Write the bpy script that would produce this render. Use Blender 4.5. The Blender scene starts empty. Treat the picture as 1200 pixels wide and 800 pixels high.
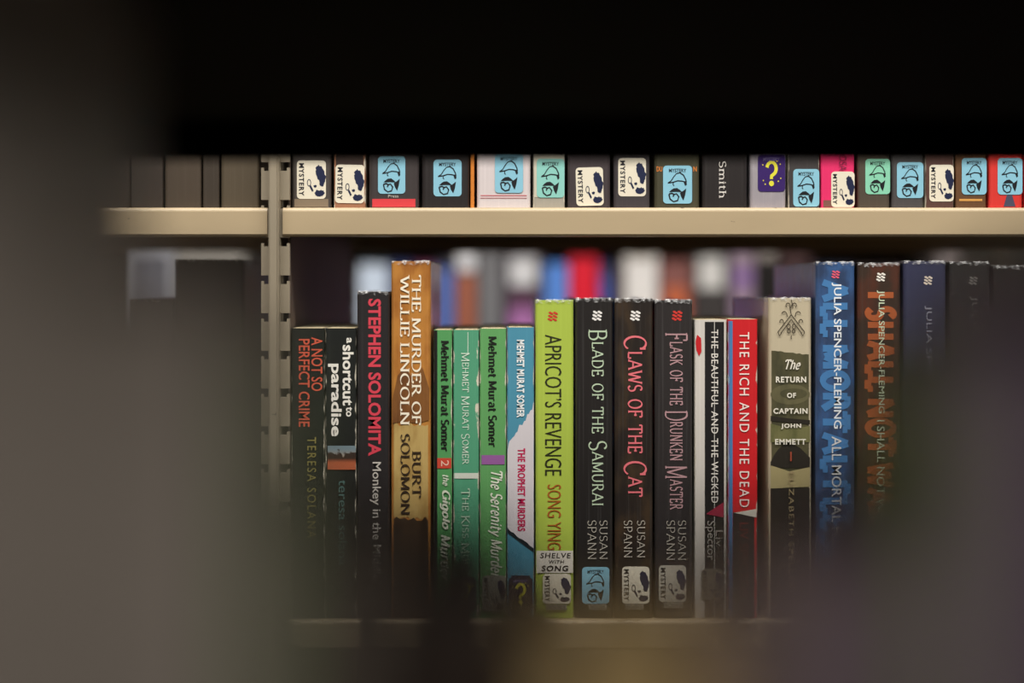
import bpy, bmesh, math, random
from mathutils import Vector, Matrix
S = bpy.context.scene
COL = S.collection
R = math.radians
rnd = random.Random(7)

# ------------------------------------------------------------------ camera, world, light, exposure
F, HY, ZC = 1630.0, 340.0, 1.35            # focal length in pixels, horizon row, camera height
cd = bpy.data.cameras.new('camera')
cam = bpy.data.objects.new('camera', cd); COL.objects.link(cam)
cam.location = (0, 0, ZC); cam.rotation_euler = (R(90), 0, 0)
cd.sensor_width = 36; cd.lens = F / 1200 * 36; cd.shift_y = -60 / 1200
cd.clip_start = 0.01; cd.clip_end = 50
cd.dof.use_dof = True; cd.dof.focus_distance = 1.0; cd.dof.aperture_fstop = 1.45
S.camera = cam
w = bpy.data.worlds.new('world'); S.world = w; w.use_nodes = True
w.node_tree.nodes['Background'].inputs[0].default_value = (0, 0, 0, 1)
S.view_settings.view_transform = 'Standard'; S.view_settings.look = 'None'
S.view_settings.gamma = 1; S.view_settings.use_curve_mapping = False
S.view_settings.exposure = 0.0
LAMPS = [  # name of the aisle it hangs over, x, y, watts, length, width
    ('over the nearer bookcase', 0.15, 0.38, 64, 2.4, 0.30),
    ('over the aisle the view is taken from', 0.0, -0.76, 27, 2.4, 0.8),
    ('over the far aisle', 0.1, 1.68, 21, 2.4, 0.2),
]

# ------------------------------------------------------------------ materials
def lin(c):
    return tuple(((v / 255) / 12.92 if v / 255 <= .04045 else ((v / 255 + .055) / 1.055) ** 2.4) for v in c) + (1,)
MC = {}
def nodes(name):
    m = bpy.data.materials.new(name); m.use_nodes = True
    nt = m.node_tree; return m, nt, nt.nodes['Principled BSDF']
def ink(c, rough=.45):
    k = ('ink', c, rough)
    if k not in MC:
        m, nt, p = nodes('printed_ink'); p.inputs['Base Color'].default_value = lin(c); p.inputs['Roughness'].default_value = rough
        MC[k] = m
    return MC[k]
def mixc(nt, fac, a, b):
    n = nt.nodes.new('ShaderNodeMix'); n.data_type = 'RGBA'
    for s, v in ((0, fac), (6, a), (7, b)):
        if isinstance(v, (tuple, list)): n.inputs[s].default_value = v
        elif isinstance(v, float): n.inputs[s].default_value = v
        else: nt.links.new(v, n.inputs[s])
    return n.outputs[2]
def mth(nt, op, a, b=0.0, c=None):
    n = nt.nodes.new('ShaderNodeMath'); n.operation = op
    for i, v in enumerate((a, b) if c is None else (a, b, c)):
        if isinstance(v, (int, float)): n.inputs[i].default_value = v
        else: nt.links.new(v, n.inputs[i])
    return n.outputs[0]
def noise(nt, vec, scale, sx=1, sy=1, sz=1, detail=4):
    mp = nt.nodes.new('ShaderNodeMapping'); mp.inputs['Scale'].default_value = (sx, sy, sz)
    nt.links.new(vec, mp.inputs['Vector'])
    n = nt.nodes.new('ShaderNodeTexNoise'); n.inputs['Scale'].default_value = scale; n.inputs['Detail'].default_value = detail
    nt.links.new(mp.outputs[0], n.inputs['Vector']); return n.outputs['Fac']
def step(nt, v, a, b):
    n = nt.nodes.new('ShaderNodeMapRange'); n.interpolation_type = 'SMOOTHSTEP'
    nt.links.new(v, n.inputs[0]); n.inputs[1].default_value = a; n.inputs[2].default_value = b
    return n.outputs[0]
def cover_mat(c, gloss=False, streak=.25, worn=0.0, half=.015, mottle=None):
    """printed cover: faint lengthwise streaks painting in jacket haze and highlights, optional rubbed pale edges at |x| near half, optional second mottle colour"""
    k = ('cov', c, gloss, streak, worn, round(half, 4), mottle)
    if k in MC: return MC[k]
    m, nt, p = nodes('book_cover')
    tc = nt.nodes.new('ShaderNodeTexCoord').outputs['Object']
    a = lin(c); col = a
    if mottle:
        col = mixc(nt, step(nt, noise(nt, tc, 55, 1.2, 1, .6, 5), .42, .68), a, lin(mottle))
    st = noise(nt, tc, 700, 1, 1, .012, 2)
    up = tuple(min(1, v * 1.25 + .02) for v in a[:3]) + (1,)
    col = mixc(nt, mth(nt, 'MULTIPLY', step(nt, st, .5, .75), streak), col, up)  # jacket haze and highlights painted into the base colour
    if worn:
        sp = nt.nodes.new('ShaderNodeSeparateXYZ'); nt.links.new(tc, sp.inputs[0])
        ed = mth(nt, 'SUBTRACT', half, mth(nt, 'ABSOLUTE', sp.outputs[0]))
        nz = noise(nt, tc, 210, 1, 1, .4, 6)
        msk = mth(nt, 'SUBTRACT', mth(nt, 'MULTIPLY', mth(nt, 'SUBTRACT', nz, .53), .011 * worn), ed)
        col = mixc(nt, step(nt, msk, -.0006, .0002), col, lin((205, 198, 180)))
    if isinstance(col, tuple): p.inputs['Base Color'].default_value = col
    else: nt.links.new(col, p.inputs['Base Color'])
    p.inputs['Roughness'].default_value = .35 if gloss else .5
    p.inputs['Specular IOR Level'].default_value = .5 if gloss else .3
    if gloss:
        p.inputs['Coat Weight'].default_value = .5; p.inputs['Coat Roughness'].default_value = .12
        bp = nt.nodes.new('ShaderNodeBump'); bp.inputs['Strength'].default_value = .25; bp.inputs['Distance'].default_value = .0006
        nt.links.new(noise(nt, tc, 260, 1, 1, .05, 3), bp.inputs['Height'])
        nt.links.new(bp.outputs[0], p.inputs['Coat Normal']); nt.links.new(bp.outputs[0], p.inputs['Normal'])
    MC[k] = m; return m
def page_mat(c):
    k = ('pg', c)
    if k not in MC:
        m, nt, p = nodes('page_block')
        tc = nt.nodes.new('ShaderNodeTexCoord').outputs['Object']
        d = tuple(v * .6 for v in lin(c)[:3]) + (1,)
        nt.links.new(mixc(nt, step(nt, noise(nt, tc, 2500, 1, .004, .004, 2), .4, .7), lin(c), d), p.inputs['Base Color'])
        p.inputs['Roughness'].default_value = .8; MC[k] = m
    return MC[k]
def metal_mat(c, rough=.42, spec=.5):
    k = ('mt', c, rough)
    if k not in MC:
        m, nt, p = nodes('painted_steel')
        tc = nt.nodes.new('ShaderNodeTexCoord').outputs['Object']
        n1 = noise(nt, tc, 18, .3, 1, 1, 5)
        col = mixc(nt, step(nt, n1, .35, .75), lin(c), tuple(v * .88 for v in lin(c)[:3]) + (1,))
        n2 = noise(nt, tc, 120, .5, 1, 1, 3)                              # small chips in the paint
        col = mixc(nt, step(nt, n2, .735, .75), col, lin((70, 58, 45)))
        nt.links.new(col, p.inputs['Base Color']); p.inputs['Roughness'].default_value = rough; p.inputs['Specular IOR Level'].default_value = spec
        bp = nt.nodes.new('ShaderNodeBump'); bp.inputs['Strength'].default_value = .08; bp.inputs['Distance'].default_value = .0005
        nt.links.new(noise(nt, tc, 900), bp.inputs['Height']); nt.links.new(bp.outputs[0], p.inputs['Normal'])
        MC[k] = m
    return MC[k]
def plain(name, c, rough=.7, sc=None, c2=None):
    m, nt, p = nodes(name); p.inputs['Roughness'].default_value = rough
    tc = nt.nodes.new('ShaderNodeTexCoord').outputs['Object']
    nt.links.new(mixc(nt, noise(nt, tc, sc or 30), lin(c), lin(c2 or tuple(v * .85 for v in c))), p.inputs['Base Color'])
    return m
def plastic_mat():
    if 'plastic' not in MC:
        m, nt, p = nodes('clear_jacket_film')
        p.inputs['Base Color'].default_value = (.75, .75, .75, 1); p.inputs['Roughness'].default_value = .15
        tr = nt.nodes.new('ShaderNodeBsdfTransparent'); mx = nt.nodes.new('ShaderNodeMixShader')
        tc = nt.nodes.new('ShaderNodeTexCoord').outputs['Object']
        nt.links.new(mth(nt, 'MULTIPLY', step(nt, noise(nt, tc, 300, 1, 1, .8, 4), .36, .70), .5), mx.inputs[0])
        nt.links.new(tr.outputs[0], mx.inputs[1]); nt.links.new(p.outputs[0], mx.inputs[2])
        nt.links.new(mx.outputs[0], nt.nodes['Material Output'].inputs[0]); MC['plastic'] = m
    return MC['plastic']

# ------------------------------------------------------------------ object helpers
def obj(name, me, mat, parent=None, loc=(0, 0, 0)):
    o = bpy.data.objects.new(name, me); COL.objects.link(o); o.location = loc
    if parent: o.parent = parent
    if mat and not me.materials: me.materials.append(mat)
    return o
def mesh(name, verts, faces, smooth=False):
    me = bpy.data.meshes.new(name); me.from_pydata(verts, [], faces)
    if smooth: me.polygons.foreach_set('use_smooth', [True] * len(me.polygons))
    me.update(); return me
def tag(o, label, cat, group=None):
    o['label'] = label; o['category'] = cat
    if group: o['group'] = group
def empty(name, loc):
    o = bpy.data.objects.new(name, None); COL.objects.link(o); o.location = loc; o.empty_display_size = .02; return o
def boxm(name, x0, x1, y0, y1, z0, z1, bev=0.0):
    bm = bmesh.new(); bmesh.ops.create_cube(bm, size=1)
    for v in bm.verts:
        v.co = ((x0 + x1) / 2 + v.co.x * (x1 - x0), (y0 + y1) / 2 + v.co.y * (y1 - y0), (z0 + z1) / 2 + v.co.z * (z1 - z0))
    if bev: bmesh.ops.bevel(bm, geom=bm.edges[:], offset=bev, segments=2, affect='EDGES')
    me = bpy.data.meshes.new(name); bm.to_mesh(me); bm.free(); return me
def prism(name, poly, axis, a, b, smooth=False):
    """closed polygon extruded along an axis; poly holds the two other coordinates in x,y,z order"""
    n = len(poly)
    def P(p, t): return {'x': (t, p[0], p[1]), 'y': (p[0], t, p[1]), 'z': (p[0], p[1], t)}[axis]
    vs = [P(p, a) for p in poly] + [P(p, b) for p in poly]
    fs = [(i, (i + 1) % n, (i + 1) % n + n, i + n) for i in range(n)] + [tuple(range(n - 1, -1, -1)), tuple(range(n, 2 * n))]
    me = mesh(name, vs, fs)
    bm = bmesh.new(); bm.from_mesh(me); bmesh.ops.recalc_face_normals(bm, faces=bm.faces[:]); bm.to_mesh(me); bm.free()
    return me

# ------------------------------------------------------------------ lettering
TXT = {}
def font_geo(body, bold=0.0, shear=0.0, space=1.0):
    k = (body, bold, shear, space)
    if k not in TXT:
        cu = bpy.data.curves.new('lettering', 'FONT'); cu.body = body; cu.offset = bold; cu.shear = shear; cu.space_character = space
        cu.resolution_u = 3; cu.fill_mode = 'FRONT'
        o = bpy.data.objects.new('lettering', cu); COL.objects.link(o)
        bpy.context.view_layer.update()
        me = bpy.data.meshes.new_from_object(o.evaluated_get(bpy.context.evaluated_depsgraph_get()))
        TXT[k] = ([(v.co.x, v.co.y) for v in me.vertices], [tuple(p.vertices) for p in me.polygons])
        bpy.data.objects.remove(o); bpy.data.curves.remove(cu); bpy.data.meshes.remove(me)
    return TXT[k]
def arc(cx, cy, rx, ry, a0, a1, n=10):
    return [(cx + rx * math.cos(R(a0 + (a1 - a0) * i / n)), cy + ry * math.sin(R(a0 + (a1 - a0) * i / n))) for i in range(n + 1)]
V = lambda x, fl='b': ([(x, 0), (x, 1)], fl)
X = .68
GLY = {
 'A': (.84, [([(.04, 0), (.42, 1)], 's'), ([(.42, 1), (.8, 0)], 'e'), ([(.18, .34), (.66, .34)], '')]),
 'B': (.66, [V(.12), ([(.12, 1), (.34, 1)] + arc(.34, .76, .2, .24, 90, -90) + [(.12, .52)], ''), ([(.12, .52), (.36, .52)] + arc(.36, .26, .24, .26, 90, -90) + [(.12, 0)], '')]),
 'C': (.8, [(arc(.44, .5, .38, .5, 42, 318, 16), ''), ([(.72, .98), (.72, .72)], '')]),
 'D': (.8, [V(.12), ([(.12, 1), (.36, 1)] + arc(.36, .5, .38, .5, 90, -90, 12) + [(.12, 0)], '')]),
 'E': (.66, [V(.12), ([(.12, 1), (.58, 1), (.58, .82)], ''), ([(.12, .52), (.44, .52), (.44, .62), (.44, .42)], ''), ([(.12, 0), (.6, 0), (.6, .2)], '')]),
 'F': (.62, [V(.12), ([(.12, 1), (.58, 1), (.58, .82)], ''), ([(.12, .52), (.44, .52), (.44, .62), (.44, .42)], '')]),
 'G': (.84, [(arc(.44, .5, .38, .5, 45, 360, 16), ''), ([(.76, .46), (.76, 0)], ''), ([(.6, .46), (.84, .46)], '')]),
 'H': (.84, [V(.12), V(.72), ([(.12, .52), (.72, .52)], '')]),
 'I': (.26, [V(.13)]),
 'K': (.76, [V(.12), ([(.66, 1), (.14, .45)], 's'), ([(.28, .58), (.7, 0)], 'e')]),
 'L': (.62, [V(.12), ([(.12, 0), (.58, 0), (.58, .2)], '')]),
 'M': (1.0, [([(.12, 0), (.12, 1)], 's'), ([(.12, 1), (.5, .08)], ''), ([(.5, .08), (.88, 1)], ''), ([(.88, 1), (.88, 0)], 'e')]),
 'N': (.86, [([(.12, 0), (.12, 1)], 's'), ([(.12, 1), (.74, 0)], ''), ([(.74, 0), (.74, 1)], 'e')]),
 'O': (.84, [(arc(.42, .5, .36, .5, 0, 360, 20), '')]),
 'P': (.64, [V(.12), ([(.12, 1), (.34, 1)] + arc(.34, .74, .24, .26, 90, -90) + [(.12, .48)], '')]),
 'R': (.74, [V(.12), ([(.12, 1), (.34, 1)] + arc(.34, .75, .22, .25, 90, -90) + [(.12, .5)], ''), ([(.34, .5), (.68, 0)], 'e')]),
 'S': (.6, [(arc(.3, .75, .22, .25, 30, 270, 10) + arc(.3, .25, .24, .25, 90, -150, 10), '')]),
 'T': (.76, [V(.38, 's'), ([(.04, .8), (.04, 1), (.72, 1), (.72, .8)], '')]),
 'U': (.82, [([(.12, 1), (.12, .35)] + arc(.41, .33, .29, .33, 180, 360, 10) + [(.7, 1)], 'b')]),
 'W': (1.1, [([(.04, 1), (.3, 0)], 's'), ([(.3, 0), (.55, .9)], ''), ([(.55, .9), (.8, 0)], ''), ([(.8, 0), (1.06, 1)], 'e')]),
 'a': (.6, [(arc(.28, .5, .2, .18, 150, 0, 6) + [(.48, .1), (.56, 0)], ''), (arc(.27, .2, .2, .2, 80, 380, 12), '')]),
 'd': (.62, [(arc(.28, .34, .22, .34, 0, 360, 14), ''), ([(.5, 1), (.5, 0)], 'b')]),
 'e': (.58, [([(.07, .36), (.51, .36)] + arc(.29, .34, .22, .34, 5, 320, 14), '')]),
 'g': (.6, [(arc(.28, .34, .22, .34, 0, 360, 14), ''), ([(.5, .68), (.5, -.1)] + arc(.28, -.1, .22, .2, 0, -150, 8), '')]),
 'h': (.66, [([(.12, 0), (.12, 1)], 'b'), ([(.12, .4)] + arc(.33, .46, .2, .22, 160, 0, 8) + [(.53, 0)], 'e')]),
 'i': (.28, [([(.14, 0), (.14, X)], 'b'), ([(.14, .84), (.14, .97)], '')]),
 'l': (.26, [([(.13, 0), (.13, 1)], 'b')]),
 'm': (1.02, [([(.12, 0), (.12, X)], 'b'), ([(.12, .4)] + arc(.32, .46, .19, .22, 160, 0, 8) + [(.51, 0)], 'e'), ([(.51, .4)] + arc(.7, .46, .19, .22, 160, 0, 8) + [(.89, 0)], 'e')]),
 'n': (.66, [([(.12, 0), (.12, X)], 'b'), ([(.12, .4)] + arc(.33, .46, .2, .22, 160, 0, 8) + [(.53, 0)], 'e')]),
 'o': (.6, [(arc(.3, .34, .24, .34, 0, 360, 16), '')]),
 'r': (.5, [([(.13, 0), (.13, X)], 'b'), ([(.13, .4)] + arc(.32, .48, .17, .2, 160, 40, 6), '')]),
 's': (.48, [(arc(.24, .51, .17, .17, 30, 270, 8) + arc(.24, .17, .18, .17, 90, -150, 8), '')]),
 't': (.42, [([(.17, .92), (.17, .14)] + arc(.3, .13, .13, .13, 180, 310, 6), ''), ([(.02, X), (.38, X)], '')]),
 'u': (.66, [([(.12, X), (.12, .22)] + arc(.32, .22, .2, .22, 180, 350, 8), 's'), ([(.53, X), (.53, 0)], 'b')]),
 'y': (.6, [([(.06, X), (.3, .02)], 's'), ([(.54, X), (.3, .02), (.16, -.28)], 's')]),
}
NSTR = [0]
def strip(pts, tmin, tmax, nib, vs, fs):
    NSTR[0] = (NSTR[0] + 1) % 9; k = NSTR[0]            # a hair of depth between crossing strokes
    n = len(pts); off = []
    closed = n > 3 and math.dist(pts[0], pts[-1]) < 1e-4
    for i in range(n):
        a = pts[i - 1] if i else (pts[-2] if closed else pts[0])
        b = pts[i + 1] if i < n - 1 else (pts[1] if closed else pts[-1])
        dx, dy = b[0] - a[0], b[1] - a[1]; L = math.hypot(dx, dy) or 1
        dx, dy = dx / L, dy / L
        t = (tmin + (tmax - tmin) * abs(math.sin(math.atan2(dy, dx) - nib))) / 2
        off.append((-dy * t, dx * t))
    b0 = len(vs)
    for p, o in zip(pts, off):
        vs += [(p[0] + o[0], p[1] + o[1], k), (p[0] - o[0], p[1] - o[1], k)]
    fs += [(b0 + 2 * i, b0 + 2 * i + 1, b0 + 2 * i + 3, b0 + 2 * i + 2) for i in range(n - 1)]
def serif_geo(body, tmin=.07, tmax=.17, serif=.13, shear=0.0, caps=False, gap=.08, sc=.62):
    """pen-drawn serif letters; caps: small capitals with tall initials"""
    vs, fs, x = [], [], 0.0
    for ch in body:
        if ch == ' ': x += .34; continue
        k, off = 1.0, 0.0
        if caps and ch.islower(): ch, k, off = ch.upper(), sc, (1 - sc) / 2
        wd, strokes = GLY[ch]
        v2, f2 = [], []
        for pts, fl in strokes:
            out = []                                                      # straight runs keep their own pen width
            for i, p in enumerate(pts):
                out.append(p)
            if len(pts) <= 4:
                for a, b in zip(pts, pts[1:]): strip([a, b], tmin / k ** .5, tmax / k ** .5, R(22), v2, f2)
            else: strip(out, tmin / k ** .5, tmax / k ** .5, R(22), v2, f2)
            for e, q in (('s', pts[0]), ('e', pts[-1])):
                if serif and (e in fl or 'b' in fl):
                    s = 1 if q[1] < .5 else -1
                    yy = q[1] + s * tmin * .3
                    strip([(q[0] - serif, yy), (q[0] + serif, yy)], tmin, tmin, 0 + R(90), v2, f2)
        b0 = len(vs)
        vs += [(x + px_ * k + shear * (py * k), py * k + off, q_) for px_, py, q_ in v2]
        fs += [tuple(i + b0 for i in f) for f in f2]
        x += wd * k + gap
    return vs, fs
def place_geo(name, geo, box, y, mat, parent, down=True):
    """fit flat lettering into box (x0,x1,z0,z1) of the parent's spine plane; down: it reads from head to tail of the spine"""
    vs, fs = geo
    u0, u1 = min(v[0] for v in vs), max(v[0] for v in vs); v0, v1 = min(v[1] for v in vs), max(v[1] for v in vs)
    x0, x1, z0, z1 = box
    dp = lambda p: y - (5e-6 * p[2] if len(p) > 2 else 0)
    if down: q = [(x0 + (p[1] - v0) / (v1 - v0) * (x1 - x0), dp(p), z1 - (p[0] - u0) / (u1 - u0) * (z1 - z0)) for p in vs]
    else: q = [(x0 + (p[0] - u0) / (u1 - u0) * (x1 - x0), dp(p), z0 + (p[1] - v0) / (v1 - v0) * (z1 - z0)) for p in vs]
    return obj(name, mesh(name, q, fs), mat, parent)

# ------------------------------------------------------------------ structure: room shell
def struct(name, me, m):
    o = obj(name, me, m); o['kind'] = 'structure'; return o
carpet = plain('dark_carpet', (58, 54, 52), .95, 400); paint = plain('wall_paint', (120, 114, 104), .8)
struct('floor', boxm('floor', -3, 3, -2.5, 4.5, -.05, 0), carpet)
struct('ceiling', boxm('ceiling', -3, 3, -2.5, 4.5, 2.75, 2.8), plain('ceiling_board', (150, 148, 142), .9))
struct('wall_left', boxm('wall_left', -3.05, -3, -2.5, 4.5, 0, 2.75), paint)
struct('wall_right', boxm('wall_right', 3, 3.05, -2.5, 4.5, 0, 2.75), paint)
struct('wall_back', boxm('wall_back', -3, 3, 4.5, 4.55, 0, 2.75), paint)
struct('wall_front', boxm('wall_front', -3, 3, -2.55, -2.5, 0, 2.75), paint)

def ceiling_light(where, x, y, watts, L, W):
    t = empty('ceiling_light', (x, y, 2.75)); tag(t, 'long fluorescent ceiling light ' + where, 'lamp')
    hs = metal_mat((225, 225, 220))
    obj('housing', prism('housing', [(-W / 2 - .03, 0), (-W / 2, -.07), (-W / 2, -.045), (W / 2, -.045), (W / 2, -.07), (W / 2 + .03, 0)], 'x', -L / 2, L / 2), hs, t)
    m = bpy.data.materials.get('lamp_diffuser')
    if not m:
        m, nt, p = nodes('lamp_diffuser'); p.inputs['Emission Color'].default_value = (1, .97, .9, 1); p.inputs['Emission Strength'].default_value = .6
    obj('diffuser', boxm('diffuser', -L / 2 + .01, L / 2 - .01, -W / 2 + .005, W / 2 - .005, -.064, -.05, .004), m, t)
    for s in (-1, 1): obj('end_cap', boxm('end_cap', s * L / 2 - .004, s * L / 2 + .004, -W / 2 - .03, W / 2 + .03, -.072, 0), hs, t)
    a = bpy.data.lights.new('lamp_light', 'AREA'); a.shape = 'RECTANGLE'; a.size = L; a.size_y = W; a.energy = watts; a.color = (1, .96, .90)
    o = bpy.data.objects.new('lamp_light', a); COL.objects.link(o); o.parent = t; o.location = (0, 0, -.075)
for l in LAMPS: ceiling_light(*l)

# ------------------------------------------------------------------ bookcases
BEIGE = (176, 157, 126); beige = metal_mat(BEIGE); post_m = metal_mat((146, 135, 116))
def post_mesh(z1, pitch=.027, z_ref=1.3815):
    """slotted steel upright: a proud middle rib and two flanges with open slots one above the other"""
    vs, fs = [], []
    def add(me_v, me_f):
        b = len(vs); vs.extend(me_v); fs.extend([tuple(i + b for i in f) for f in me_f])
    def box(x0, x1, y0, y1, z0, z1_):
        add([(x, y, z) for x in (x0, x1) for y in (y0, y1) for z in (z0, z1_)],
            [(0, 1, 3, 2), (4, 6, 7, 5), (0, 4, 5, 1), (2, 3, 7, 6), (0, 2, 6, 4), (1, 5, 7, 3)])
    box(-.0036, .0036, -.012, .03, 0, z1)
    box(-.0024, .0024, -.0135, -.012, 0, z1)
    k0 = int(z_ref / pitch)
    z = z_ref - k0 * pitch
    prev = 0.0
    while z < z1 - .01:
        for s in (-1, 1):
            a, b = sorted((s * .0036, s * .0102)); box(a, b, -.0045, -.0012, prev, z)          # tongue between two slots
            a, b = sorted((s * .0082, s * .0102)); box(a, b, -.0045, -.0012, z, z + .0022)      # little hook at the slot's outer lip
        prev = z + .0062; z += pitch
    for s in (-1, 1):
        a, b = sorted((s * .0036, s * .0102)); box(a, b, -.0045, -.0012, prev, z1)
    return mesh('upright', vs, fs)
def shelf_mesh(x0, x1, y0, y1, top, lip=.0205):
    """sheet steel shelf with a rolled front and back lip"""
    t = .0012
    def roll(y, s):
        pts = [(y + s * (.003 - .003 * math.sin(R(a))), top - .003 + .003 * math.cos(R(a))) for a in range(0, 91, 18)]
        return pts + [(y, top - lip + .0015), (y + s * .0012, top - lip), (y + s * .014, top - lip), (y + s * .014, top - lip + t), (y + s * t, top - lip + t), (y + s * t, top - t - .002), (y + s * .003, top - t)]
    f = roll(y0, 1); b = roll(y1, -1)
    poly = f + b[::-1]
    return prism('shelf', poly, 'x', x0, x1)
def bookcase(label, xs, y0, y1, tops, ztop, bays=None, lip=.0205, pm=None):
    """uprights at xs front and back, one shelf per bay and level"""
    t = empty('bookcase', (xs[0], y0, 0)); tag(t, label, 'bookcase')
    def part(n, me): return obj(n, me, pm or beige, t, (-xs[0], -y0, 0))
    for x in xs:
        u = obj('upright', post_mesh(ztop), pm or post_m, t, (x - xs[0], .0065, 0))
        u = obj('upright', u.data, pm or post_m, t, (x - xs[0], y1 - y0 - .0065, 0)); u.rotation_euler.z = math.pi
    for a, b in zip(xs, xs[1:]):
        for z in tops: part('shelf', shelf_mesh(a + .0055, b - .0055, y0, y1, z, lip))
        part('kick_plate', boxm('kick_plate', a + .006, b - .006, y0 + .02, y0 + .024, 0, .08))
    return t, part
YB = 1.0; YL = .9935                                   # spine plane and shelf front of the bookcase in focus
Z_UP = ZC + (HY - 243) / F * YL; Z_LO = ZC + (HY - 727) / F * YL
XP = (324 - 600) / F
fc, part = bookcase('beige slotted steel bookcase holding the sharp rows of mystery books', [XP - .76, XP, XP + .76], YL, 1.425, [.10, .46, .79, Z_LO, Z_UP], 1.75)
panel_m = metal_mat((88, 73, 62), .6)
for x in (XP - .76, XP, XP + .76):
    o = part('end_panel', boxm('end_panel', x + .0085, x + .0097, 1.004, 1.385, .06, 1.75)); o.data.materials[0] = panel_m
nc, _ = bookcase('near bookcase looked through, its upper shelf a black mass along the top', [-.42, .42], .165, .755, [.10, .45, .78, 1.10, 1.4405], 1.52, pm=metal_mat((14, 13, 12), .9, .05))  # shade of the unlit shelf underside put into this near-black paint
bc, part = bookcase('blurred bookcase across the far aisle behind the sharp books', [-1.06, .70], 1.985, 2.30, [.12, .48, .82, 1.13, 1.47], 1.75, pm=metal_mat((70, 62, 52)))
o = part('dark_back_sheet', boxm('dark_back_sheet', -1.06, .70, 2.288, 2.292, .05, 1.75)); o.data.materials[0] = metal_mat((22, 20, 19), .9, .1)  # near-black sheet added to keep the view behind the far row dark

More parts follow.
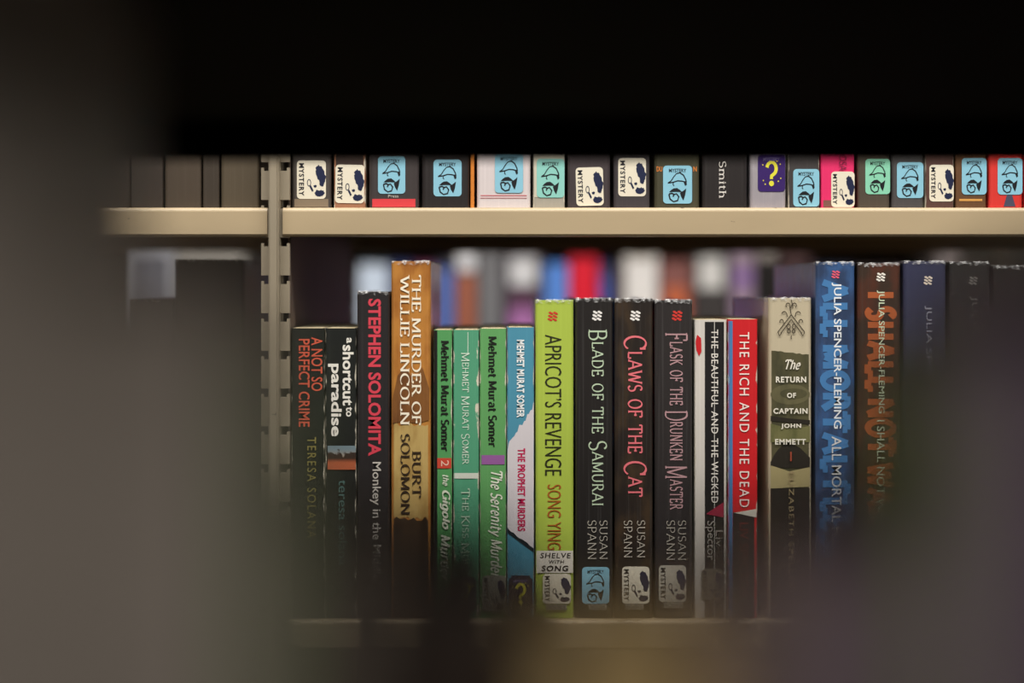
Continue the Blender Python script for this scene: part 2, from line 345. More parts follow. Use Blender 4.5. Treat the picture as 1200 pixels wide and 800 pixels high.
# ------------------------------------------------------------------ book builder
class Book:
    def __init__(s, x0, x1, h, d, c, label, group, y=YB, z=Z_LO, hard=False, pages=(196, 182, 148), gloss=None, worn=0, mottle=None, yaw=0, lean=0, streak=.25, film=None, cat='book'):
        s.w = w = x1 - x0; s.h = h; s.cx = (x0 + x1) / 2; s.y = y; s.z = z; s.D = y
        s.hard = hard; s.r = r = min(.0028 if hard else .0012, w * .3)
        s.t = t = .0022 if hard else .0005
        s.root = e = empty('hardcover_book' if hard else 'paperback_book', (s.cx, y, z)); e.rotation_euler = (0, R(lean), R(yaw))
        tag(e, label, cat, group)
        gloss = hard if gloss is None else gloss
        s.mat = cover_mat(c, gloss, streak, worn, w / 2, mottle)
        q = [(-w / 2, d)] + [(-w / 2, r)] + [(-w / 2 + r - r * math.cos(R(a)), r - r * math.sin(R(a))) for a in (22, 45, 68, 90)]
        q += [(-a, b) for a, b in q[::-1]]
        inn = [(w / 2 - t, d), (w / 2 - t, r), (w / 2 - r, t), (-w / 2 + r, t), (-w / 2 + t, r), (-w / 2 + t, d)]
        me = prism('cover', q + inn, 'z', 0, h)
        obj('cover', me, s.mat, e)
        ins = .003 if hard else .0004; jag = .0 if hard else .0003
        pm = boxm('pages', -w / 2 + t + .0003, w / 2 - t - .0003, t + (.002 if hard else .0002), d - ins, ins if hard else .0001, h - ins + (.0006 if not hard else 0), .0004)
        obj('pages', pm, page_mat(pages), e)
        if film or (film is None and hard and y > .9 and y < 1.2): s.film(d)
        s.n = 0
    def film(s, d):
        """wrinkled clear jacket folded over the head of the book"""
        r0 = random.Random(int(s.cx * 1e5)); w, h = s.w, s.h
        pts = [(-w / 2 - .0002, y) for y in (d * .9, d * .6, d * .3, .006)] + [(x * w / 2, -.0003 + (.0015 if abs(x) > .93 else 0)) for x in [-.98 + i * .098 for i in range(21)]] + [(w / 2 + .0002, y) for y in (.006, d * .3, d * .6, d * .9)]
        vs, fs = [], []
        for i, (x, y) in enumerate(pts):
            j = r0.uniform(-.0006, .0006)
            vs += [(x, y - .0002, h - .0018 + r0.uniform(-.0012, .0006)), (x, y - .0004 + j * .5, h - .0008 + j), (x * .985, y + .0012 + j * .6, h + .0003 + abs(j))]
        for i in range(len(pts) - 1):
            for k in (0, 1): fs.append((3 * i + k, 3 * i + 3 + k, 3 * i + 4 + k, 3 * i + 1 + k))
        obj('jacket_film', mesh('jacket_film', vs, fs), plastic_mat(), s.root)
    # photograph pixels to the spine plane
    def lx(s, px): return (px - 600) / F * s.D - s.cx
    def lz(s, py): return max(.0004, ZC + (HY - py) / F * s.D - s.z)
    def prof(s, x):
        a = abs(x) - (s.w / 2 - s.r)
        return 0 if a <= 0 else s.r - math.sqrt(max(0, s.r ** 2 - a * a))
    def lay(s): s.n += 1; return -.00008 - .00007 * s.n
    def text(s, body, x0, x1, y0, y1, c, name='title_lettering', geo=None, bold=0.0, shear=0.0, space=1.0, down=True):
        g = geo or font_geo(body, bold, shear, space)
        return place_geo(name, g, (s.lx(x0), s.lx(x1), s.lz(y1), s.lz(y0)), s.lay(), ink(c), s.root, down)
    def poly(s, pts, c, name='printed_panel', mat=None, parent=None):
        y = s.lay(); v = [(s.lx(a), y, s.lz(b)) for a, b in pts]
        return obj(name, mesh(name, v, [tuple(range(len(v)))]), mat or ink(c), parent or s.root)
    def band(s, y0, y1, c, name='colour_band', jag=0, x0=None, x1=None, slope0=0, slope1=0, mat=None, n=14, seed=1):
        """printed band that follows the rounded spine; jag: torn edges in pixels"""
        r0 = random.Random(seed); y = s.lay()
        a = -s.w / 2 if x0 is None else s.lx(x0); b = s.w / 2 if x1 is None else s.lx(x1)
        xs = sorted(set([a + (b - a) * i / n for i in range(n + 1)]))
        vs, fs = [], []
        for i, x in enumerate(xs):
            f = i / n
            vs += [(x, y + s.prof(x), s.lz(y0 + slope0 * f + r0.uniform(-jag, jag))), (x, y + s.prof(x), s.lz(y1 + slope1 * f + r0.uniform(-jag, jag)))]
        fs = [(2 * i, 2 * i + 1, 2 * i + 3, 2 * i + 2) for i in range(n)]
        return obj(name, mesh(name, vs, fs), mat or ink(c), s.root)
    def wave(s, x0, x1, y0, y1, c):
        """publisher's mark: three rows of paired wavy flags"""
        vs, fs = [], []
        for k in range(3):
            for col in range(2):
                pts = [(col * .5 + .06 + .42 * i / 6 + .03 * (2 - k) * 0, .17 + k * .33 + .07 * math.sin(i / 6 * 2 * math.pi)) for i in range(7)]
                pts = [(a + .09 * (k - 1) * (-1 if k % 2 else 1) * .6, b) for a, b in pts]
                strip(pts, .2, .2, 0, vs, fs)
        return place_geo('publisher_emblem', (vs, fs), (s.lx(x0), s.lx(x1), s.lz(y1), s.lz(y0)), s.lay(), ink(c), s.root, False)
    def label(s, kind, x0, x1, y0, y1, c=None, tilt=0, books=None):
        """stuck-on genre label with its print"""
        W, H = (x1 - x0) / F * s.D, (y1 - y0) / F * s.D; y = s.lay(); s.n += 4
        col = c or {'ink': (222, 214, 194), 'blue': (134, 188, 208), 'query': (52, 28, 96)}[kind]
        rr = .0026
        out = []
        for qx, qz, a0 in ((W / 2 - rr, H / 2 - rr, 0), (-W / 2 + rr, H / 2 - rr, 90), (-W / 2 + rr, -H / 2 + rr, 180), (W / 2 - rr, -H / 2 + rr, 270)):
            out += [(qx + rr * math.cos(R(a0 + a)), qz + rr * math.sin(R(a0 + a))) for a in (0, 22, 45, 68, 90)]
        t = .00012
        vs = [(a, -t, b) for a, b in out] + [(a, 0, b) for a, b in out]; n = len(out)
        fs = [tuple(range(n))[::-1]] + [(i, (i + 1) % n, n + (i + 1) % n, n + i) for i in range(n)]
        lb = obj('genre_label', mesh('genre_label', vs, fs), ink(col, .4), s.root, (s.lx((x0 + x1) / 2), y, s.lz((y0 + y1) / 2)))
        lb.rotation_euler.y = R(tilt)
        dark = (22, 30, 62) if kind == 'ink' else ((18, 20, 26) if kind == 'blue' else (214, 208, 60))
        vs, fs = print_geo(kind)
        q = [((p[0] - .5) * W, -t - .00008 - 5e-6 * p[2], (p[1] - .5) * H) for p in vs]
        obj('label_print', mesh('label_print', q, fs), ink(dark), lb)
        if kind == 'ink':
            place_geo('label_lettering', font_geo('MYSTERY', .03, 0, 1.2), (-W * .43, -W * .25, -H * .42, H * .43), -t - .00008, ink((24, 24, 34)), lb, True)
        else:
            place_geo('label_lettering', font_geo('MYSTERY', .02), (-W * .3, W * .3, H * .32, H * .42), -t - .00008, ink((24, 28, 36) if kind == 'blue' else (120, 108, 150)), lb, False)
        if books:
            o = s.poly([(books[0], books[2]), (books[1], books[2]), (books[1], books[3]), (books[0], books[3])][::-1], (150, 146, 134), 'label_strip')
            place_geo('strip_lettering', font_geo('BOOKS', .01), (s.lx(books[0] + 1.5), s.lx(books[1] - 1.5), s.lz(books[3] - 1), s.lz(books[2] + 1)), s.lay(), ink((40, 40, 40)), o, False)
        return lb
PG = {}
def blob(pts, vs, fs):
    b = len(vs); NSTR[0] = (NSTR[0] + 1) % 9; vs += [(p[0], p[1], NSTR[0]) for p in pts]; fs.append(tuple(range(b, b + len(pts))))
def print_geo(kind):
    if kind in PG: return PG[kind]
    vs, fs = [], []
    if kind == 'ink':        # magnifying glass and ragged blots of ink
        strip(arc(.42, .42, .06, .085, 0, 360, 14), .024, .024, 0, vs, fs); strip([(.46, .34), (.55, .2)], .06, .06, 0, vs, fs)
        r0 = random.Random(3)
        def rag(cx, cy, rx, ry, j, sh=0):
            blob([(cx + (rx + r0.uniform(-j, j)) * math.cos(R(a)) + sh * math.sin(R(a)), cy + (ry + r0.uniform(-j, j)) * math.sin(R(a))) for a in range(0, 360, 12)], vs, fs)
        rag(.82, .64, .15, .23, .03, -.05); rag(.78, .15, .17, .085, .02); rag(.86, .42, .08, .1, .02); rag(.63, .33, .055, .035, .008); rag(.72, .8, .07, .06, .02)
    elif kind == 'blue':     # loose brush strokes: an arch, a bar, a loop and a wedge
        strip([(.16, .54), (.28, .6), (.36, .7), (.46, .79), (.58, .81), (.7, .75), (.78, .63), (.8, .56)], .022, .04, .3, vs, fs); strip([(.16, .54), (.34, .56), (.5, .6), (.66, .59), (.8, .56)], .03, .03, 0, vs, fs)
        blob([(.7, .58), (.8, .6), (.82, .5), (.76, .46)], vs, fs); strip([(.36, .56), (.34, .5), (.38, .47)], .03, .03, 0, vs, fs)
        blob([(.2, .3), (.28, .36), (.36, .4), (.48, .41), (.58, .36), (.66, .3), (.44, .31)][::-1], vs, fs)
        strip([(.2, .25), (.24, .12), (.36, .05), (.5, .08), (.54, .18), (.46, .26), (.38, .24), (.34, .18)], .03, .05, 0, vs, fs); strip([(.2, .25), (.3, .27), (.38, .24)], .04, .04, 0, vs, fs)
        blob([(.58, .28), (.7, .34), (.8, .4), (.76, .22), (.7, .08), (.62, .18)], vs, fs)
    else:                    # a large question mark with dots round it
        strip(arc(.5, .62, .17, .17, 170, -60, 14) + [(.5, .42), (.5, .34)], .07, .12, 0, vs, fs); blob(arc(.5, .22, .09, .075, 0, 345, 12), vs, fs)
        for a, b in ((.2, .3), (.27, .2), (.75, .28), (.84, .36), (.18, .72), (.82, .74), (.7, .82)): blob(arc(a, b, .025, .02, 0, 300, 6), vs, fs)
    PG[kind] = (vs, fs); return PG[kind]
def px(a): return (a - 600) / F
def low(x0, x1, yt, c, label, d=.15, **k):
    return Book(px(x0) + .0002, px(x1) - .0002, ZC + (HY - yt) / F - Z_LO, d, c, label, 'mystery books on the sharp lower shelf', z=Z_LO + .0003, **k)
def upp(x0, x1, c, label, h=.21, d=.15, **k):
    return Book(px(x0) + .0002, px(x1) - .0002, h, d, c, label, 'mystery books on the upper shelf', z=Z_UP + .0003, **k)
SF = serif_geo

# ------------------------------------------------------------------ the sharp lower row, from the upright on
b = low(341, 380.5, 385, (27, 29, 25), 'black paperback with orange two-line title, beside the upright', d=.135, worn=.5)
b.text('A NOT SO', 364.8, 378, 395, 458, (196, 86, 62), bold=.012)
b.text('PERFECT CRIME', 350, 363, 397, 500, (196, 86, 62), bold=.012)
b.text('TERESA SOLANA', 360, 370.5, 512, 630, (140, 130, 70), 'author_lettering', space=1.3, bold=.006)

b = low(381, 417.5, 385, (26, 28, 26), 'black paperback with white lowercase title and small sunset picture', d=.135, worn=.5)
b.text('a', 406, 412, 395.6, 402, (226, 222, 212), bold=.02)
b.text('shortcut', 401.5, 414.5, 404, 475, (226, 222, 212), bold=.025)
b.text('to', 405.5, 413, 476.5, 488, (226, 222, 212), bold=.02)
b.text('paradise', 384.5, 400.5, 426, 511, (226, 222, 212), bold=.025)
pm, nt, pp = nodes('sunset_print')
tc = nt.nodes.new('ShaderNodeTexCoord').outputs['Object']; sp = nt.nodes.new('ShaderNodeSeparateXYZ'); nt.links.new(tc, sp.inputs[0])
zz = mth(nt, 'DIVIDE', mth(nt, 'SUBTRACT', sp.outputs[2], b.lz(550)), b.lz(522) - b.lz(550))
tree = step(nt, mth(nt, 'SUBTRACT', mth(nt, 'ADD', mth(nt, 'MULTIPLY', noise(nt, tc, 300), .7), .32), zz), -.05, .05)
sky = mixc(nt, step(nt, zz, .3, .9), lin((180, 150, 120)), lin((112, 130, 138)))
base = mixc(nt, step(nt, zz, .25, .5), lin((176, 92, 58)), lin((52, 36, 28)))
nt.links.new(mixc(nt, tree, sky, base), pp.inputs['Base Color'])
b.poly([(384, 550), (417, 550), (417, 522), (384, 522)], None, 'cover_picture', mat=pm)
b.text('teresa solana', 397, 407, 562, 662, (88, 122, 118), 'author_lettering')

b = low(418, 457, 342, (42, 39, 40), 'dark grey jacketed hardcover with pink-red block author lettering', hard=True)
b.text('STEPHEN SOLOMITA', 431.5, 446.5, 350, 534, (206, 64, 80), 'author_lettering', bold=.03)
b.text('Monkey in the Middle', 433.5, 446.5, 541, 680, (196, 190, 182), bold=.01)

b = low(458, 505, 306.5, (182, 124, 58), 'tall ochre-brown hardcover with white serif title', hard=True, mottle=(150, 92, 40))
b.band(497, 607, None, 'torn_panel', jag=2.5, mat=cover_mat((186, 158, 98), True, .2, 0, .02, (160, 128, 72)), seed=4)
b.band(608, 727, None, 'torn_panel', jag=3, mat=cover_mat((74, 54, 36), True, .2, 0, .02, (48, 36, 26)), seed=6)
b.poly([(459.5, 470), (466, 440), (474, 430), (486, 445), (495, 430), (503, 455), (503, 492), (490, 496), (470, 494), (460, 496)], None, 'printed_panel', mat=cover_mat((128, 84, 44), True, .2, 0, .02, (96, 60, 34)))
b.text('', 482.5, 493.5, 322, 498, (238, 228, 206), geo=SF('THE MURDER OF', .055, .15, .14))
b.text('', 469, 480, 322, 498, (238, 228, 206), geo=SF('WILLIE LINCOLN', .055, .15, .14))
b.text('', 483, 493.5, 528, 583, (52, 38, 26), 'author_lettering', geo=SF('BURT', .06, .15, .14))
b.text('', 469.5, 480.5, 508, 603, (52, 38, 26), 'author_lettering', geo=SF('SOLOMON', .06, .15, .14))

b = low(508, 530, 387, (82, 148, 88), 'thin green paperback with a red box, next to the ochre hardcover', d=.13, worn=.4)
b.band(387, 727, (24, 24, 22), x0=508.5, x1=512.5, n=3)
b.text('', 516.5, 526.5, 399, 529, (24, 28, 22), 'author_lettering', geo=SF('Mehmet Murat Somer', .13, .22, .13))
b.band(536.5, 548.5, (196, 70, 52), x0=512.5, x1=529, n=4)
b.text('2', 517, 526, 539, 546, (228, 190, 170), 'printed_mark')
b.text('', 518.5, 526, 556, 569, (220, 226, 206), geo=SF('the', .12, .18, 0, .25))
b.text('', 515.5, 528, 574, 620, (220, 226, 206), geo=SF('Gigolo', .14, .22, 0, .25))
b.text('', 516, 528, 626, 682, (220, 226, 206), geo=SF('Murder', .12, .2, 0, .25))

b = low(531, 561.5, 387, (80, 150, 116), 'teal-green paperback with pale thin lettering and a white band', d=.13, worn=1.1)
b.poly([(548, 415), (548.7, 415), (548.7, 389), (548, 389)], (210, 220, 205), 'printed_line')
b.text('', 540.5, 550.5, 413, 544, (208, 226, 208), 'author_lettering', geo=SF('Mehmet Murat Somer', .06, .1, .1, caps=True, sc=.75))
b.band(554, 560.5, (204, 208, 196), x0=532.5, x1=560.5, n=4)
b.text('', 540.5, 550.5, 572, 690, (190, 212, 190), geo=SF('The Kiss Murder', .06, .1, .1, caps=True, sc=.75))
b.label('query', 535, 558, 676, 714, (40, 50, 60))

b = low(562, 593.5, 385.5, (94, 154, 92), 'mid-green paperback with a purple band across its spine', d=.13, worn=.5)
b.text('', 572, 582.5, 394, 524, (24, 30, 22), 'author_lettering', geo=SF('Mehmet Murat Somer', .13, .22, .13))
b.band(533, 544, (146, 92, 152))
b.text('', 571.5, 589, 551.5, 683, (226, 230, 212), geo=SF('The Serenity Murders', .1, .17, 0, .28))
b.label('ink', 565, 593, 674, 716, (150, 148, 136))

tm = cover_mat((206, 200, 204), False, .1)
b = low(594, 626, 384, (74, 138, 162), 'blue paperback with a torn white paper panel and crimson title', d=.13, worn=.3)
r0 = random.Random(5); tl = [(595, 527), (596, 520)]
for i in range(15): tl.append((597 + i * 1.9, 516 - i * 2.6 + r0.uniform(-3, 3)))
tr = [(625.3, 470), (625.3, 642)] + [(621 - i * 3.2, 639 - i * 2.4 + r0.uniform(-1, 1)) for i in range(8)] + [(594.8, 618)]
dk = [(a, y + 3) for a, y in tr[1:]]
b.band(674, 727, (52, 42, 58), n=6)
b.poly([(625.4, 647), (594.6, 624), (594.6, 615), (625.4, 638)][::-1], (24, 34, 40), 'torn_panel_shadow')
b.poly((tl + tr)[::-1], None, 'torn_panel', mat=tm)
b.text('MEHMET MURAT SOMER', 605.5, 614.5, 398, 489, (232, 236, 236), 'author_lettering', bold=.03, space=1.06)
b.text('THE PROPHET MURDERS', 606.5, 615.5, 525, 622, (190, 22, 78), bold=.03, space=1.06)
b.label('query', 596, 624, 676, 714, (52, 42, 58))

b = low(627, 672.5, 352, (168, 188, 76), 'lime green hardcover with thin dark condensed title', hard=True, d=.155)
b.wave(641.5, 654, 365, 376, (200, 52, 40))
b.text('APRICOT\u2019S REVENGE', 638.5, 658, 392, 557, (40, 40, 22), bold=-.006)
b.text('SONG YING', 641.5, 657.5, 567.5, 644, (166, 88, 32), 'author_lettering', bold=-.004)
o = b.poly([(628.5, 671), (671.5, 671), (671.5, 645), (628.5, 645)], (214, 208, 196), 'shelving_sticker')
for tx, a, c_, d_, e in (('SHELVE', 633, 669, 647.5, 653.8), ('WITH', 643, 661, 656, 660), ('SONG', 634.5, 666, 662.3, 668.8)):
    place_geo('handwriting', font_geo(tx, .018, .12, 1.15), (b.lx(a), b.lx(c_), b.lz(e), b.lz(d_)), b.lay(), ink((34, 32, 34)), o, False)
b.label('ink', 636, 669, 672, 707, books=(640, 664, 708, 714))

BLK = (38, 35, 34)
b = low(674, 718.5, 350, BLK, 'black hardcover with white wave emblem and pale green serif title', hard=True, d=.155, streak=.7)
b.wave(693.5, 706, 364, 375.5, (232, 228, 224))
b.text('', 689.5, 711.5, 386, 592, (182, 200, 172), geo=SF('Blade of the Samurai', .05, .105, .11, caps=True))
b.text('', 702.5, 712, 609.5, 655, (178, 172, 160), 'author_lettering', geo=SF('SUSAN', .045, .095, .09))
b.text('', 688.5, 699, 609.5, 655, (178, 172, 160), 'author_lettering', geo=SF('SPANN', .045, .095, .09))
b.label('blue', 682, 714, 664, 707, books=(690, 711, 707.5, 714))

b = low(720, 765.5, 350.5, (40, 34, 31), 'dark hardcover with white wave emblem and pink serif title', hard=True, d=.155, streak=.6, mottle=(66, 52, 38))
b.wave(738, 751, 364, 375.5, (232, 228, 224))
b.text('', 730.5, 758, 393, 582, (222, 112, 120), geo=SF('Claws of the Cat', .06, .12, .11, caps=True))
b.text('', 746.5, 756, 609.5, 653, (190, 182, 168), 'author_lettering', geo=SF('SUSAN', .045, .095, .09))
b.text('', 731, 741, 609.5, 653, (190, 182, 168), 'author_lettering', geo=SF('SPANN', .045, .095, .09))
b.label('ink', 729, 761, 663.5, 707, books=(733, 754, 707.5, 713.5))

b = low(767, 812, 352, (46, 42, 42), 'black hardcover with red wave emblem and greyish-pink serif title', hard=True, d=.155, streak=.7, pages=(210, 186, 130))
b.wave(787, 800, 364, 375.5, (206, 58, 50))
b.text('', 779, 806, 390, 597, (176, 138, 142), geo=SF('Flask of the Drunken Master', .05, .12, .11, caps=True, sc=.56))
b.text('', 794.5, 804, 609.5, 656, (172, 166, 154), 'author_lettering', geo=SF('SUSAN', .045, .095, .09))
b.text('', 781, 791, 609.5, 656, (172, 166, 154), 'author_lettering', geo=SF('SPANN', .045, .095, .09))
b.label('ink', 772, 804, 662, 705, (180, 174, 160), books=(778, 800, 705.5, 712))

b = low(814, 852, 375, (200, 194, 186), 'white-edged paperback with a black spine panel and ruled-through title', d=.13, worn=.3)
b.band(377, 727, (26, 24, 25), 'spine_panel', x0=826, x1=851.2, n=6)
b.poly([(836.8, 727), (837.6, 727), (837.6, 376), (836.8, 376)], (190, 186, 180), 'printed_line')
b.poly([(815, 400), (817, 392), (821.5, 396), (822, 412), (819, 417), (816, 410)][::-1], (190, 30, 36), 'printed_mark')
b.text('THE BEAUTIFUL AND THE WICKED', 833.5, 841.5, 386, 589, (222, 216, 208), bold=.004, space=1.15)
b.poly([(827, 602), (848, 606), (848, 588)], (150, 34, 62), 'printed_mark')
b.text('Liv', 838.5, 847, 621, 640, (160, 154, 146), 'author_lettering')
b.text('Spector', 826, 838, 610, 656, (170, 164, 156), 'author_lettering')
b.label('ink', 822, 847, 666, 702, (120, 112, 98))

b = low(853, 888, 374.5, (196, 32, 38), 'red paperback with white capitals and a blue edge strip', d=.13, worn=.9)
b.band(376, 727, (70, 120, 170), x0=853.6, x1=858.5, n=3)
b.band(600, 727, (44, 36, 36), 'spine_panel', x0=859, x1=887.2, n=4)
b.poly([(860, 600.5), (886.5, 606), (886.5, 596)], (206, 200, 188), 'printed_mark')
b.text('THE RICH AND THE DEAD', 866.5, 878, 389, 594, (238, 220, 212), bold=0.0, space=1.2)
b.text('LIV SPECTOR', 866.5, 877, 612, 700, (120, 50, 46), 'author_lettering')

b = low(900.5, 951.5, 349.5, (186, 174, 148), 'beige jacketed hardcover with olive landscape and centred title', hard=True, d=.16, streak=.1)
g1 = cover_mat((84, 80, 56), True, .1, 0, .02, (60, 60, 44)); g2 = cover_mat((112, 110, 72), True, .1, 0, .02, (84, 86, 52)); g3 = cover_mat((44, 40, 34), True, .1); g4 = cover_mat((100, 95, 68), True, .1, 0, .02, (78, 76, 54))
b.band(410, 727, None, 'printed_landscape', mat=g1, slope0=6, jag=.6)
b.poly(arc(926, 462, 23, 12, 0, 350, 24), None, 'printed_landscape', mat=g4)
b.poly(arc(930, 461, 16, 6, 0, 350, 24), None, 'printed_landscape', mat=g1)
b.poly([(903, 548), (949, 548), (949, 536), (944, 531), (938, 525), (931, 521), (925, 520), (918, 521), (912, 526), (907, 533), (903, 541)], None, 'printed_landscape', mat=g3)
b.poly([(903, 493), (949, 497), (949, 492), (925, 490), (903, 487)], None, 'printed_landscape', mat=g3)
b.poly([(903, 518), (949, 518), (949, 499), (925, 502), (903, 496)], None, 'printed_landscape', mat=g2)
b.poly([(903, 572), (949, 570), (949, 547), (925, 552), (903, 545)], None, 'printed_landscape', mat=cover_mat((160, 148, 106), True, .1))
b.band(572, 727, None, 'printed_landscape', mat=g3)
vs, fs = [], []
for sx in (-1, 1):                                     # line ornament: scrolled gable with a small flower
    for q in ([(0, .62), (.5, .18)], [(0, .5), (.4, .14)], [(.5, .18), (.44, .08), (.36, .16)], [(.12, .58)] + arc(.26, .62, .1, .08, 200, 20, 6), [(.05, .78)] + arc(.12, .86, .08, .06, 220, -60, 6),
              arc(.1, .32, .07, .06, 0, 360, 8), arc(.09, .2, .06, .05, 0, 360, 8), [(.28, .4)] + arc(.36, .44, .07, .06, 200, -20, 5)):
        strip([(.5 + sx * a, c_) for a, c_ in q], .028, .028, 0, vs, fs)
strip([(.5, 0), (.5, .1)], .03, .03, 0, vs, fs); strip([(.5, .62), (.46, .78), (.54, .9), (.5, 1)], .03, .03, 0, vs, fs)
place_geo('cover_ornament', (vs, fs), (b.lx(911), b.lx(943), b.lz(397), b.lz(351)), b.lay(), ink((66, 58, 46)), b.root, False)
WH = (226, 220, 206)
b.text('', 920, 938, 421, 433, WH, geo=SF('The', .1, .18, 0, .35), down=False)
for tx, a, c_, d_, e in (('RETURN', 909, 944.5, 441, 448), ('OF', 922, 932.5, 460, 466), ('CAPTAIN', 906, 946, 478, 484.5), ('JOHN', 915, 938.5, 496, 502.5), ('EMMETT', 908, 944, 514, 520.5)):
    b.text(tx, a, c_, d_, e, WH, bold=.03, space=1.15, down=False)
b.poly([(925.5, 540), (927.5, 540), (927.5, 529), (925.5, 529)], (150, 70, 50), 'printed_mark')
b.text('ELIZABETH SPELLER', 924, 930, 552, 690, (150, 134, 100), 'author_lettering', bold=.01, space=1.2)

b = low(956, 1002.5, 307.5, (46, 62, 92), 'tall blue hardcover with pink emblem and huge light blue letters', hard=True, d=.16, streak=.4, mottle=(58, 92, 140))
b.text('', 960.5, 997, 327, 668, (66, 118, 170), 'background_lettering', geo=SF('ALL MORTAL FLESH', .22, .32, 0, gap=.16))
b.wave(974, 984.5, 317, 326, (222, 92, 116))
b.text('JULIA SPENCER-FLEMING', 974.5, 986, 331, 502, (226, 230, 234), 'author_lettering', bold=.012)
b.text('ALL MORTAL FLESH', 974.5, 986, 511, 660, (206, 206, 208), bold=.004)

b = low(1005, 1056, 309, (58, 44, 36), 'tall dark brown hardcover with huge orange letters', hard=True, d=.16, streak=.4, mottle=(84, 46, 34))
b.text('', 1013, 1051, 342, 640, (166, 86, 46), 'background_lettering', geo=SF('I SHALL NOT WANT', .22, .32, 0, gap=.16))
b.wave(1026.5, 1038, 319.5, 329.5, (232, 226, 216))
b.text('JULIA SPENCER-FLEMING', 1027.5, 1036.5, 340, 484, (204, 216, 186), 'author_lettering', bold=.006)
b.text('I SHALL NOT WANT', 1027.5, 1036.5, 492, 630, (204, 216, 186))

b = low(1059, 1109.5, 306.5, (52, 54, 78), 'tall navy hardcover with cream wave emblem', hard=True, d=.16, streak=.4)
b.wave(1082, 1093, 323.5, 333.5, (220, 206, 190))
b.text('JULIA SPENCER-FLEMING', 1083.5, 1092, 358, 560, (150, 150, 166), 'author_lettering')
b = low(1113, 1161, 307.5, (44, 42, 42), 'tall charcoal hardcover at the right, dim behind blurred near books', hard=True, d=.16)
b.wave(1135, 1146, 324, 333.5, (120, 116, 112))
b.text('JULIA SPENCER-FLEMING', 1136.5, 1145.5, 347, 560, (120, 118, 116), 'author_lettering')
b = low(1164, 1206, 312, (40, 36, 34), 'dark hardcover cut by the right frame edge, right of the charcoal one', hard=True)

# ------------------------------------------------------------------ upper row (only the feet of the books show)
b = upp(341.5, 388, (74, 68, 64), 'grey hardcover with white label, beside the upright on the upper shelf', hard=True)
b.band(233, 243, (128, 112, 92)); b.label('ink', 348, 382, 188, 233)
b = upp(391, 428.5, (150, 104, 78), 'tan-footed book with a white label, second from the upright', worn=.6)
b.band(150, 236, (60, 46, 40)); b.label('ink', 393, 427, 193, 238, tilt=1)
b = upp(432, 491, (62, 56, 56), 'wide dark book with red foot band and blue label', hard=True)
b.band(233, 242.5, (206, 60, 66)); b.label('blue', 443, 475, 183, 227); b.text('Press', 455, 467, 228, 231.5, (190, 184, 176), 'publisher_lettering', down=False)
b = upp(494, 550.5, (42, 38, 38), 'black hardcover with a blue label, left of the orange strip', hard=True)
b.label('blue', 508, 541, 187, 230)
b = upp(551, 556, (200, 120, 46), 'very thin orange booklet between black and white books', d=.13)
b = upp(558.5, 622, (206, 196, 196), 'wide white book with pink rules and a blue label', hard=True)
b.band(228.5, 229.6, (196, 110, 116)); b.band(231.5, 232.3, (196, 130, 134)); b.label('blue', 580, 613, 180, 226)
b = upp(624.5, 662, (156, 150, 138), 'pale worn book with a teal-green label', worn=.5)
b.band(150, 231, (196, 190, 172), x0=626, x1=661); b.label('blue', 629, 661.5, 186, 231.5, (136, 196, 186))
b = upp(665, 715.5, (66, 58, 60), 'dark jacketed book with a slightly tilted white label', hard=True)
b.label('ink', 675, 707, 196, 241, tilt=-1.5)
b = upp(719, 762, (64, 60, 62), 'dark grey book with high-set white label, left of the olive one', hard=True)
b.label('ink', 724.5, 757, 185, 230)
b = upp(767, 820, (68, 66, 50), 'olive-dark hardcover with orange letters and a blue label', hard=True)
b.text('DU', 769.5, 776, 195, 201, (206, 120, 50), 'author_lettering', down=False, bold=.02); b.text('N', 812.5, 816.5, 195, 201, (206, 120, 50), 'author_lettering', down=False, bold=.02)
b.label('blue', 777, 811, 194, 238.5)
b = upp(823, 876, (42, 38, 38), 'plain black hardcover with white typewriter lettering', hard=True)
b.text('', 842.5, 851, 189, 232, (214, 208, 202), 'author_lettering', geo=SF('Smith', .08, .11, .12))
b = upp(879, 921.5, (150, 144, 150), 'grey-lilac book with a purple question-mark label', hard=True, mottle=(176, 168, 172))
b.label('query', 888, 920, 181, 224.5)
b = upp(924, 960.5, (62, 58, 58), 'narrow dark book with a low-set pale blue label', worn=.2)
b.label('blue', 929.5, 960, 198, 242)
b = upp(962, 1001.5, (216, 44, 100), 'hot pink book with a white label')
b.band(234.5, 243, (120, 80, 70)); b.label('ink', 974, 1001.3, 201, 242.7); b.text('ROSA', 983, 992, 176, 200, (120, 26, 60), 'author_lettering')
b = upp(1005, 1043.5, (78, 70, 60), 'dark brown book with a mint green label', hard=True)
b.label('blue', 1014, 1043, 186, 227.5, (132, 200, 170))
b = upp(1045, 1083, (74, 72, 72), 'grey jacketed book with blue label, right of the mint-labelled one', hard=True)
b.label('blue', 1051, 1082, 190, 232)
b = upp(1084.5, 1118, (84, 58, 52), 'maroon-brown book with a white label', worn=.2)
b.label('ink', 1089, 1119 - 1.5, 193, 236)
b = upp(1120, 1156, (96, 66, 42), 'brown book with a gold-framed foot and blue label')
b.band(233, 235.5, (206, 150, 78), x0=1124, x1=1151); b.label('blue', 1127, 1156, 185, 228)
b = upp(1159, 1199, (206, 56, 50), 'red book with a blue label near the right end', hard=True)
b.poly([(1176, 242), (1190, 242), (1186, 228), (1180, 228)], (70, 70, 90), 'printed_mark'); b.label('blue', 1169, 1198, 185, 228)
b = upp(1201, 1245, (190, 40, 40), 'deep red book cut off by the right frame edge', hard=True)
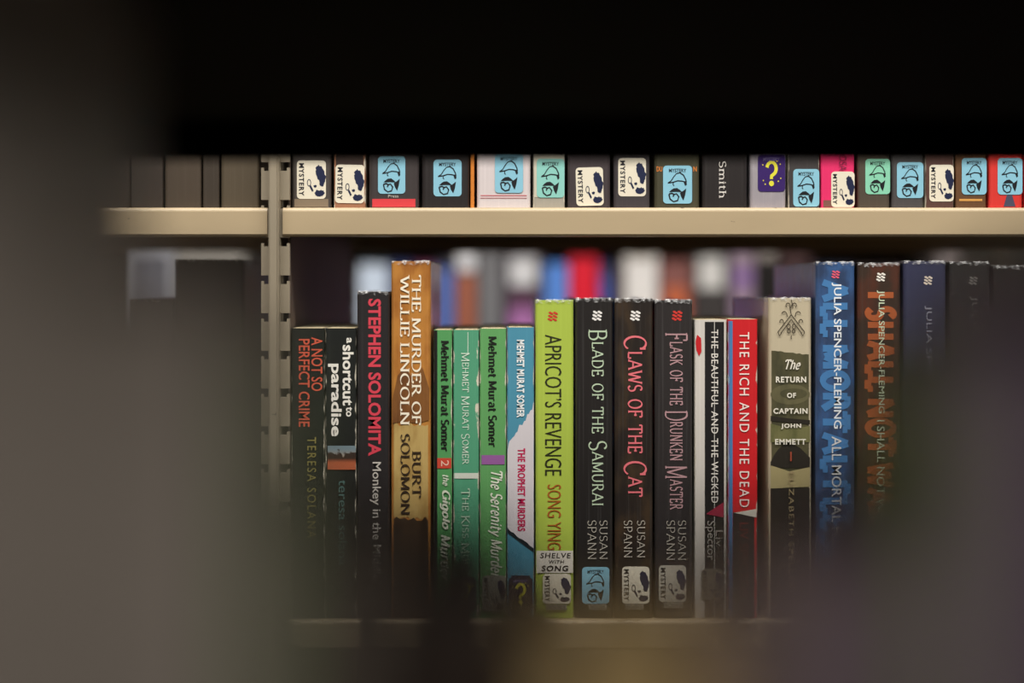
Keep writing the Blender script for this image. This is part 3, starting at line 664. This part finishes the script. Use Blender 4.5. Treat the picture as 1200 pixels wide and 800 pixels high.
# left bay, upper shelf: colours darkened to paint in the veil over these books
xx = 304
for i, (wd, c, l) in enumerate(((46, (84, 74, 60), 'taupe book left of the upright, dim on the upper shelf'), (20, (60, 52, 44), 'thin brown book in the dim left bay'), (44, (74, 64, 54), 'wide grey-brown book in the dim left bay'), (38, (56, 48, 42), 'dark brown book far along the dim left bay'), (50, (50, 42, 36), 'wide umber book almost lost in the left blur'))):
    Book(px(xx - wd) + .0003, px(xx) - .0003, .2 + .01 * (i % 3), .14, c, l, 'dim books in the left bay', z=Z_UP + .0003, hard=i % 2 == 0, film=False); xx -= wd + 1
# left bay, lower shelf: dark volumes set back
for i, (a, c_, yt, c, l) in enumerate(((204, 286, 305, (66, 54, 46), 'thick dark brown volume set back in the left bay'), (150, 203, 352, (84, 80, 82), 'grey volume set back in the left bay, left of the brown one'))):
    D = 1.08
    Book((a - 600) / F * D, (c_ - 600) / F * D - .0004, ZC + (HY - yt) / F * D - Z_LO, .15, c, l, 'volumes set back in the left bay', y=D, z=Z_LO + .0003, hard=True, pages=(190, 180, 160), film=True)

# ------------------------------------------------------------------ blurred row across the far aisle
DB = 2.0
def far(a, c_, yt, c, label, bands=(), hard=True, d=.15):
    B = Book((a - 600) / F * DB + .0004, (c_ - 600) / F * DB - .0004, ZC + (HY - yt - 6) / F * DB - 1.13, d, c, label, 'blurred books across the far aisle', y=DB, z=1.1303, hard=hard, film=False)
    for y0, y1, cc in bands: B.band(y0, y1, cc, 'colour_band' if cc[0] < 180 else 'spine_label', n=6)
far(140, 203, 286, (170, 172, 182), 'pale grey blurred book beyond the left bay', [(306, 420, (110, 112, 126))])
far(205, 286, 284, (150, 146, 140), 'wide light grey blurred book beyond the left bay')
far(300, 340, 300, (60, 52, 50), 'dark blurred book beyond the upright')
far(344, 380, 300, (70, 60, 60), 'brown blurred book beyond the divider panel')
far(384, 418, 305, (90, 90, 100), 'grey blurred book beyond the panel edge')
far(420, 455, 304, (206, 220, 240), 'pale blue-white blurred book left of the ochre hardcover')
far(456, 483, 302, (52, 60, 104), 'navy blurred book hidden mostly by the ochre hardcover')
far(484, 510, 304, (120, 60, 90), 'plum blurred book behind the ochre hardcover')
far(511, 531, 306, (92, 116, 188), 'medium blue blurred book right of the ochre hardcover', [(306, 316, (60, 60, 72))])
far(532, 561, 289, (88, 84, 86), 'charcoal blurred book with white spot and orange lower half', [(294, 317, (226, 226, 232)), (321, 440, (164, 92, 66))])
far(562, 588, 287, (120, 120, 124), 'mid grey blurred book with no label')
far(590, 636, 290, (70, 62, 70), 'blurred book with large white label over plum', [(302, 334, (214, 214, 218)), (340, 362, (86, 50, 76)), (362, 440, (168, 108, 168))])
far(638, 666, 303, (90, 140, 222), 'bright blue blurred book left of the red one')
far(667, 701, 296, (224, 26, 52), 'bright red blurred book')
far(702, 716, 302, (44, 62, 110), 'thin navy blurred book right of the red one', [(326, 440, (56, 90, 180))])
far(717, 731, 304, (74, 58, 60), 'thin dull brown blurred book left of the white one')
far(732, 771, 294, (232, 228, 226), 'bright white blurred book', [(294, 303, (120, 110, 96))])
far(773, 811, 300, (132, 84, 80), 'dusky pink blurred book turning orange below', [(336, 440, (190, 96, 56))])
far(812, 855, 290, (60, 56, 56), 'black blurred book with a grey-white label', [(302, 338, (208, 206, 204))])
far(857, 884, 286, (150, 128, 150), 'lilac blurred book with mixed print', [(282, 298, (150, 140, 138)), (318, 332, (120, 80, 160))])
far(885, 912, 283, (24, 22, 22), 'black blurred book with grey head', [(284, 303, (168, 158, 152))])
far(914, 950, 290, (70, 48, 50), 'maroon blurred book behind the tall blue hardcover')
far(952, 1000, 306, (50, 48, 60), 'slate blurred book behind the tall blue hardcover')
far(1002, 1060, 308, (66, 52, 48), 'umber blurred book behind the orange-lettered hardcover')
far(1100, 1126, 280, (128, 118, 118), 'grey blurred book showing over the navy hardcover')
far(1128, 1152, 300, (60, 54, 50), 'dark blurred book at the right end of its row')

# ------------------------------------------------------------------ near books the view passes between (far out of focus)
ZN = 1.10
def near(x0, x1, h, c, label, y=.215, d=.13, **k):
    return Book(x0, x1, h, d, c, label, 'out-of-focus near books framing the view', y=y, z=ZN + .0003, hard=k.pop('hard', True), gloss=False, film=False, **k)
def block(x, y, yaw, items, sgn):
    """books leaning flat against each other, set out from one corner along a turned front line"""
    t = 0.0; c, sn = math.cos(R(yaw)), math.sin(R(yaw))
    for wd, h, col, label, kw in items:
        m = sgn * (t + wd / 2); cx, cy = x + m * c, y + m * sn
        near(cx - wd / 2, cx + wd / 2, h, col, label, y=cy, yaw=yaw, **kw); t += wd + .0005
block(-.0243, .2165, 9.5, [
    (.0110, .211, (92, 84, 76), 'drab brown near book, blurred below the upright', dict(d=.10, pages=(60, 52, 44))),  # page tops coloured dark to paint in shade
    (.0052, .237, (118, 128, 98), 'thin olive-green near book, blurred before the upright', {}),
    (.0270, .250, (134, 125, 117), 'shorter grey near book, blurred at left before the upright', {}),
    (.0400, .312, (134, 125, 117), 'tall grey near book, a blurred mass at the left edge', {}),
    (.0400, .300, (120, 112, 100), 'tall drab near book outside the left edge', {})], -1)
near(-.0236, -.0098, .1985, (44, 36, 32), 'low black-brown near book, blurred at lower left', y=.219, d=.122, pages=(50, 42, 36), yaw=6.5)  # dark page colour stands in for shade under the upper shelf
near(-.0091, .0062, .1975, (48, 38, 32), 'low dark umber near book, blurred left of the tan paperback', y=.218, d=.122, pages=(52, 43, 36), yaw=4.5)  # page tops carry the same painted shade
near(.0070, .0200, .1850, (160, 136, 92), 'low tan near paperback, blurred at bottom centre', y=.212, d=.108, hard=False, pages=(192, 164, 112), yaw=2)
near(.0206, .0322, .1860, (150, 126, 84), 'low brown near paperback, blurred right of bottom centre', y=.212, d=.108, hard=False, pages=(192, 162, 112), yaw=-1.5)
near(.0329, .0468, .2010, (110, 96, 96), 'low mauve near book, blurred right of the brown paperback', y=.214, d=.115, pages=(160, 136, 110), yaw=-5)
block(.0480, .2145, -9.5, [
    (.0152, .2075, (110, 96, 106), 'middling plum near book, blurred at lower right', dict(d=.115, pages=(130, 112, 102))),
    (.0042, .236, (112, 124, 70), 'thin yellow-green near book, blurred between the purple ones at right', dict(d=.115)),
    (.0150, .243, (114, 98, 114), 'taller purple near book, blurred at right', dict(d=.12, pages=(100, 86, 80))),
    (.0370, .2555, (48, 42, 44), 'black near book, blurred at the right edge', {})], 1)
